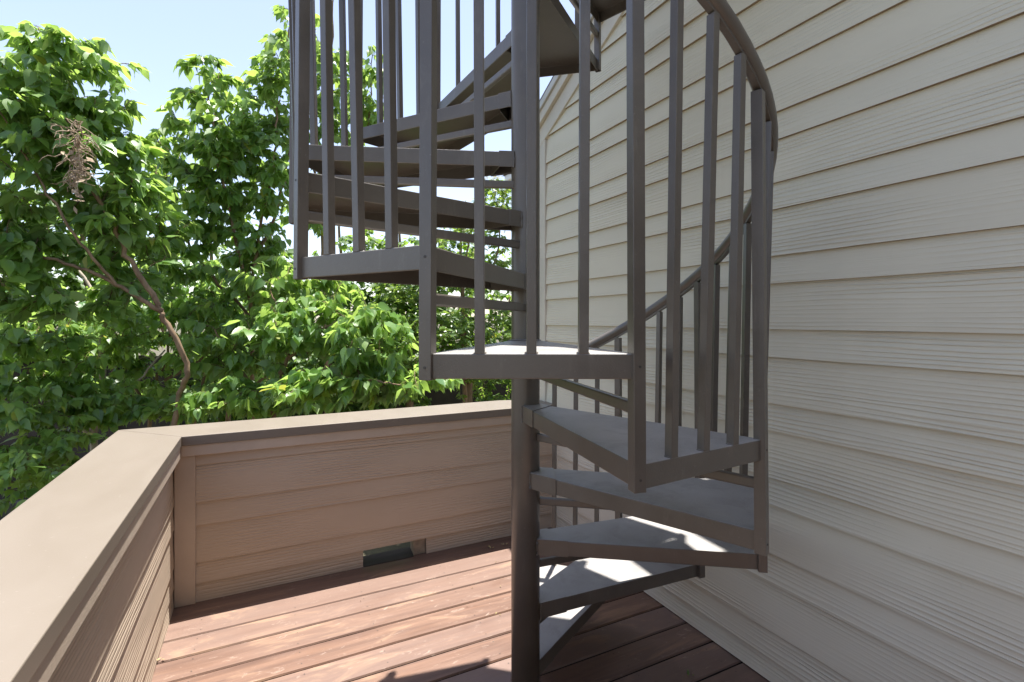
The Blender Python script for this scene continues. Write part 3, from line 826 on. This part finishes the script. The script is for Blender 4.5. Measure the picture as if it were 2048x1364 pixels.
# ------------------------------------------------------------------ farther garden
def far_tree(label, px, d, top_py, rx, n, leaf, name='garden_tree', cat='tree', low=GZ+.3):
    b = at(px, 639, d); top = at(px, top_py, d).z; cz = (top+low)/2; rz = (top-low)/2
    bl = [((b.x+rng.normal()*rx*.35, b.y+rng.normal()*rx*.35, cz+rng.uniform(-.45, .45)*rz), (rx*rng.uniform(.5, .8), rx*rng.uniform(.5, .8), rz*rng.uniform(.4, .62)), 1) for _ in range(6)]
    bl = [((c[0], c[1], min(c[2], top-r[2])), r, 1) for c, r, _ in bl]
    t = (b.x, b.y, GZ)
    tree(name, label, cat, [([t, (b.x+.1, b.y, cz-.3*rz), (b.x, b.y+.1, cz+.2*rz), (b.x-.1, b.y, top-.2)], .09, .02),
         ([(b.x+.1, b.y, cz-.3*rz), (b.x+rx*.4, b.y, cz), (b.x+rx*.6, b.y, cz+.3*rz)], .05, .015),
         ([(b.x+.1, b.y, cz-.3*rz), (b.x-rx*.4, b.y, cz), (b.x-rx*.6, b.y, cz+.3*rz)], .05, .015)],
         bl, n, leaf, ['leaf_far'], group='trees by the back fence', per_twig=12, droop=.4, twig_len=.6, petiole=.2)
far_tree('leafy garden tree by the back fence, farthest left', -90, 8.0, 300, 1.6, 420, .14)
far_tree('leafy garden tree by the back fence behind the forked stem', 170, 8.6, 330, 1.7, 450, .14)
far_tree('leafy garden tree by the back fence behind the parapet corner', 430, 9.0, 430, 1.6, 420, .14)
far_tree('leafy garden tree by the back fence, half hidden by the lowest left treads', 690, 8.6, 430, 1.5, 520, .12)
far_tree('leafy garden tree by the back fence behind the thin-stemmed tree', 555, 8.2, 420, 1.3, 480, .12)
far_tree('leafy garden tree by the back fence just left of the cream flowering shrub', 810, 8.8, 440, 1.3, 480, .12)
far_tree('leafy garden tree by the back fence left of the central pole', 930, 9.6, 420, 1.6, 420, .13)

fence = empty('garden_fence', (0, 10.6, GZ))
tag(fence, 'dark stained board fence at the back of the garden', 'fence')
m = MB()
x = -9.0
while x < 9.0:
    wv = .14+random.uniform(-.004, .004); dz = random.uniform(-.012, .012)
    m.box((x, 10.6+random.uniform(-.003, .003), GZ+.04), (x+wv, 10.622, .72+dz)); x += wv+.0006
m.build('boards', M['fence'], fence)
m = MB(); m.box((-9, 10.56, .55), (9, 10.598, .64)); m.box((-9, 10.56, GZ+.4), (9, 10.598, GZ+.49)); m.build('rail', M['fence'], fence)
for x in np.arange(-9, 9.1, 2.25):
    m = MB(); m.box((x-.05, 10.47, GZ), (x+.05, 10.558, .78)); m.build('post', M['fence'], fence, bevel=.004)

# neighbour's house, a corner of its eave shows beside the pole
c = at(1008, 352, 15.5); nb = empty('neighbour_house', (c.x+3, c.y-3, GZ))
tag(nb, 'pale neighbouring house beyond the garden, one white eave corner beside the pole', 'house')
ez = c.z
m = MB(); m.box((c.x+.5, c.y-6, GZ), (c.x+8, c.y-.5, ez-.15)); m.build('wall', M['far_wall'], nb)
m = MB(); m.box((c.x, c.y-6.5, ez-.20), (c.x+8.5, c.y, ez)); m.build('fascia', M['far_white'], nb, bevel=.04)
m = MB(); X0, X1, Y0, Y1 = c.x-.05, c.x+8.55, c.y-6.55, c.y+.05
m.add([(X0, Y0, ez+.002), (X1, Y0, ez+.002), (X1, Y1, ez+.002), (X0, Y1, ez+.002), (X0+3.2, (Y0+Y1)/2, ez+1.9), (X1-3.2, (Y0+Y1)/2, ez+1.9)],
      [(3,2,1,0),(0,1,5,4),(1,2,5),(2,3,4,5),(3,0,4)]); m.build('roof', M['roof'], nb)
for wy in (1.4, 3.6):
    m = MB(); m.box((c.x+.47, c.y-wy-1.0, ez-2.1), (c.x+.498, c.y-wy, ez-.8)); wd = m.build('window', M['far_white'], nb)
    m = MB(); m.box((c.x+.46, c.y-wy-.93, ez-2.03), (c.x+.469, c.y-wy-.07, ez-.87)); m.build('pane', M['zinc'], wd)

# ------------------------------------------------------------------ dead vine in the near tree
m = MB()
for i in range(85):
    p = at(148+random.gauss(0, 10), 290+random.uniform(-50, 70), 3.36+random.uniform(-.05, .05))
    pts = [p]; dd = Vector((random.gauss(0, .5), random.gauss(0, .3), random.uniform(-1.2, .3)))
    for s in range(5):
        dd = (dd+Vector((random.gauss(0, .8), random.gauss(0, .6), random.gauss(-.25, .6)))).normalized(); p = p+dd*random.uniform(.02, .045); pts.append(p)
    m.tube(pts, [.0035, .003, .0035, .0028, .002, .0014], 5)
for i in range(26):
    p = at(150+random.gauss(0, 13), 325+random.uniform(-60, 90), 3.34+random.uniform(-.05, .05))
    a = Vector((random.gauss(0, 1), random.gauss(0, 1), random.gauss(-.8, .6))).normalized(); b = a.orthogonal().normalized()*random.uniform(.3, .55); L = random.uniform(.04, .08)
    m.add([p, p+(a*.4+b*.5)*L, p+a*L, p+(a*.45-b*.5)*L], [(0,1,2),(0,2,3)])
tag(m.build('dead_vine', M['dead']), 'tangle of dry brown vine hanging in the near tree', 'dead vine')

# ------------------------------------------------------------------ litter on the deck
def on_deck(px, py):
    r = at(px, py, 1)-Vector((0, 0, H)); t = -H/r.z; return Vector((r.x*t, r.y*t, .003))
def litter(px, py, size, n, label, mat='litter'):
    p = on_deck(px, py); V = []; F = []
    for i in range(n):
        q = p+Vector((random.gauss(0, size*.35), random.gauss(0, size*.35), .0))
        a = random.uniform(0, 2*PI); t = Vector((math.cos(a), math.sin(a), random.uniform(.1, .6))); s = Vector((-math.sin(a), math.cos(a), random.uniform(-.2, .2)))
        L = size*random.uniform(.5, .9); b = len(V)
        V += [q, q+t*L*.4+s*L*.22+Vector((0, 0, .003)), q+t*L, q+t*L*.45-s*L*.22+Vector((0, 0, .002)), q+t*L*.5-Vector((0, 0, .0005))]
        F += [(b, b+1, b+4), (b+1, b+2, b+4), (b+2, b+3, b+4), (b+3, b, b+4)]
    mm = MB(); mm.add(V, F); o = mm.build('fallen_leaf', M[mat]); tag(o, label, 'fallen leaf', 'leaf litter on the deck'); return o
litter(1010, 1090, .022, 4, 'curled pale leaf cluster beside the pole near the far parapet')
litter(984, 1097, .024, 5, 'pale dry leaf cluster in the shade line left of the pole')
litter(993, 1124, .014, 2, 'tiny leaf bits on a board gap left of the pole')
litter(312, 1324, .026, 6, 'yellowish leaf clump against the base of the left parapet')
litter(946, 1177, .013, 1, 'small pale fleck alone on a sunlit board')
litter(1001, 1172, .020, 1, 'slim pale petal lying beside the pole')
litter(993, 1230, .018, 3, 'thin forked twig scrap on a board gap close to the pole')
litter(1382, 1355, .024, 3, 'small green sprig on the shaded boards right of the pole', 'leaf_young')
litter(728, 1205, .012, 1, 'dark tiny twig bit mid-deck on the sunlit boards', 'twig')
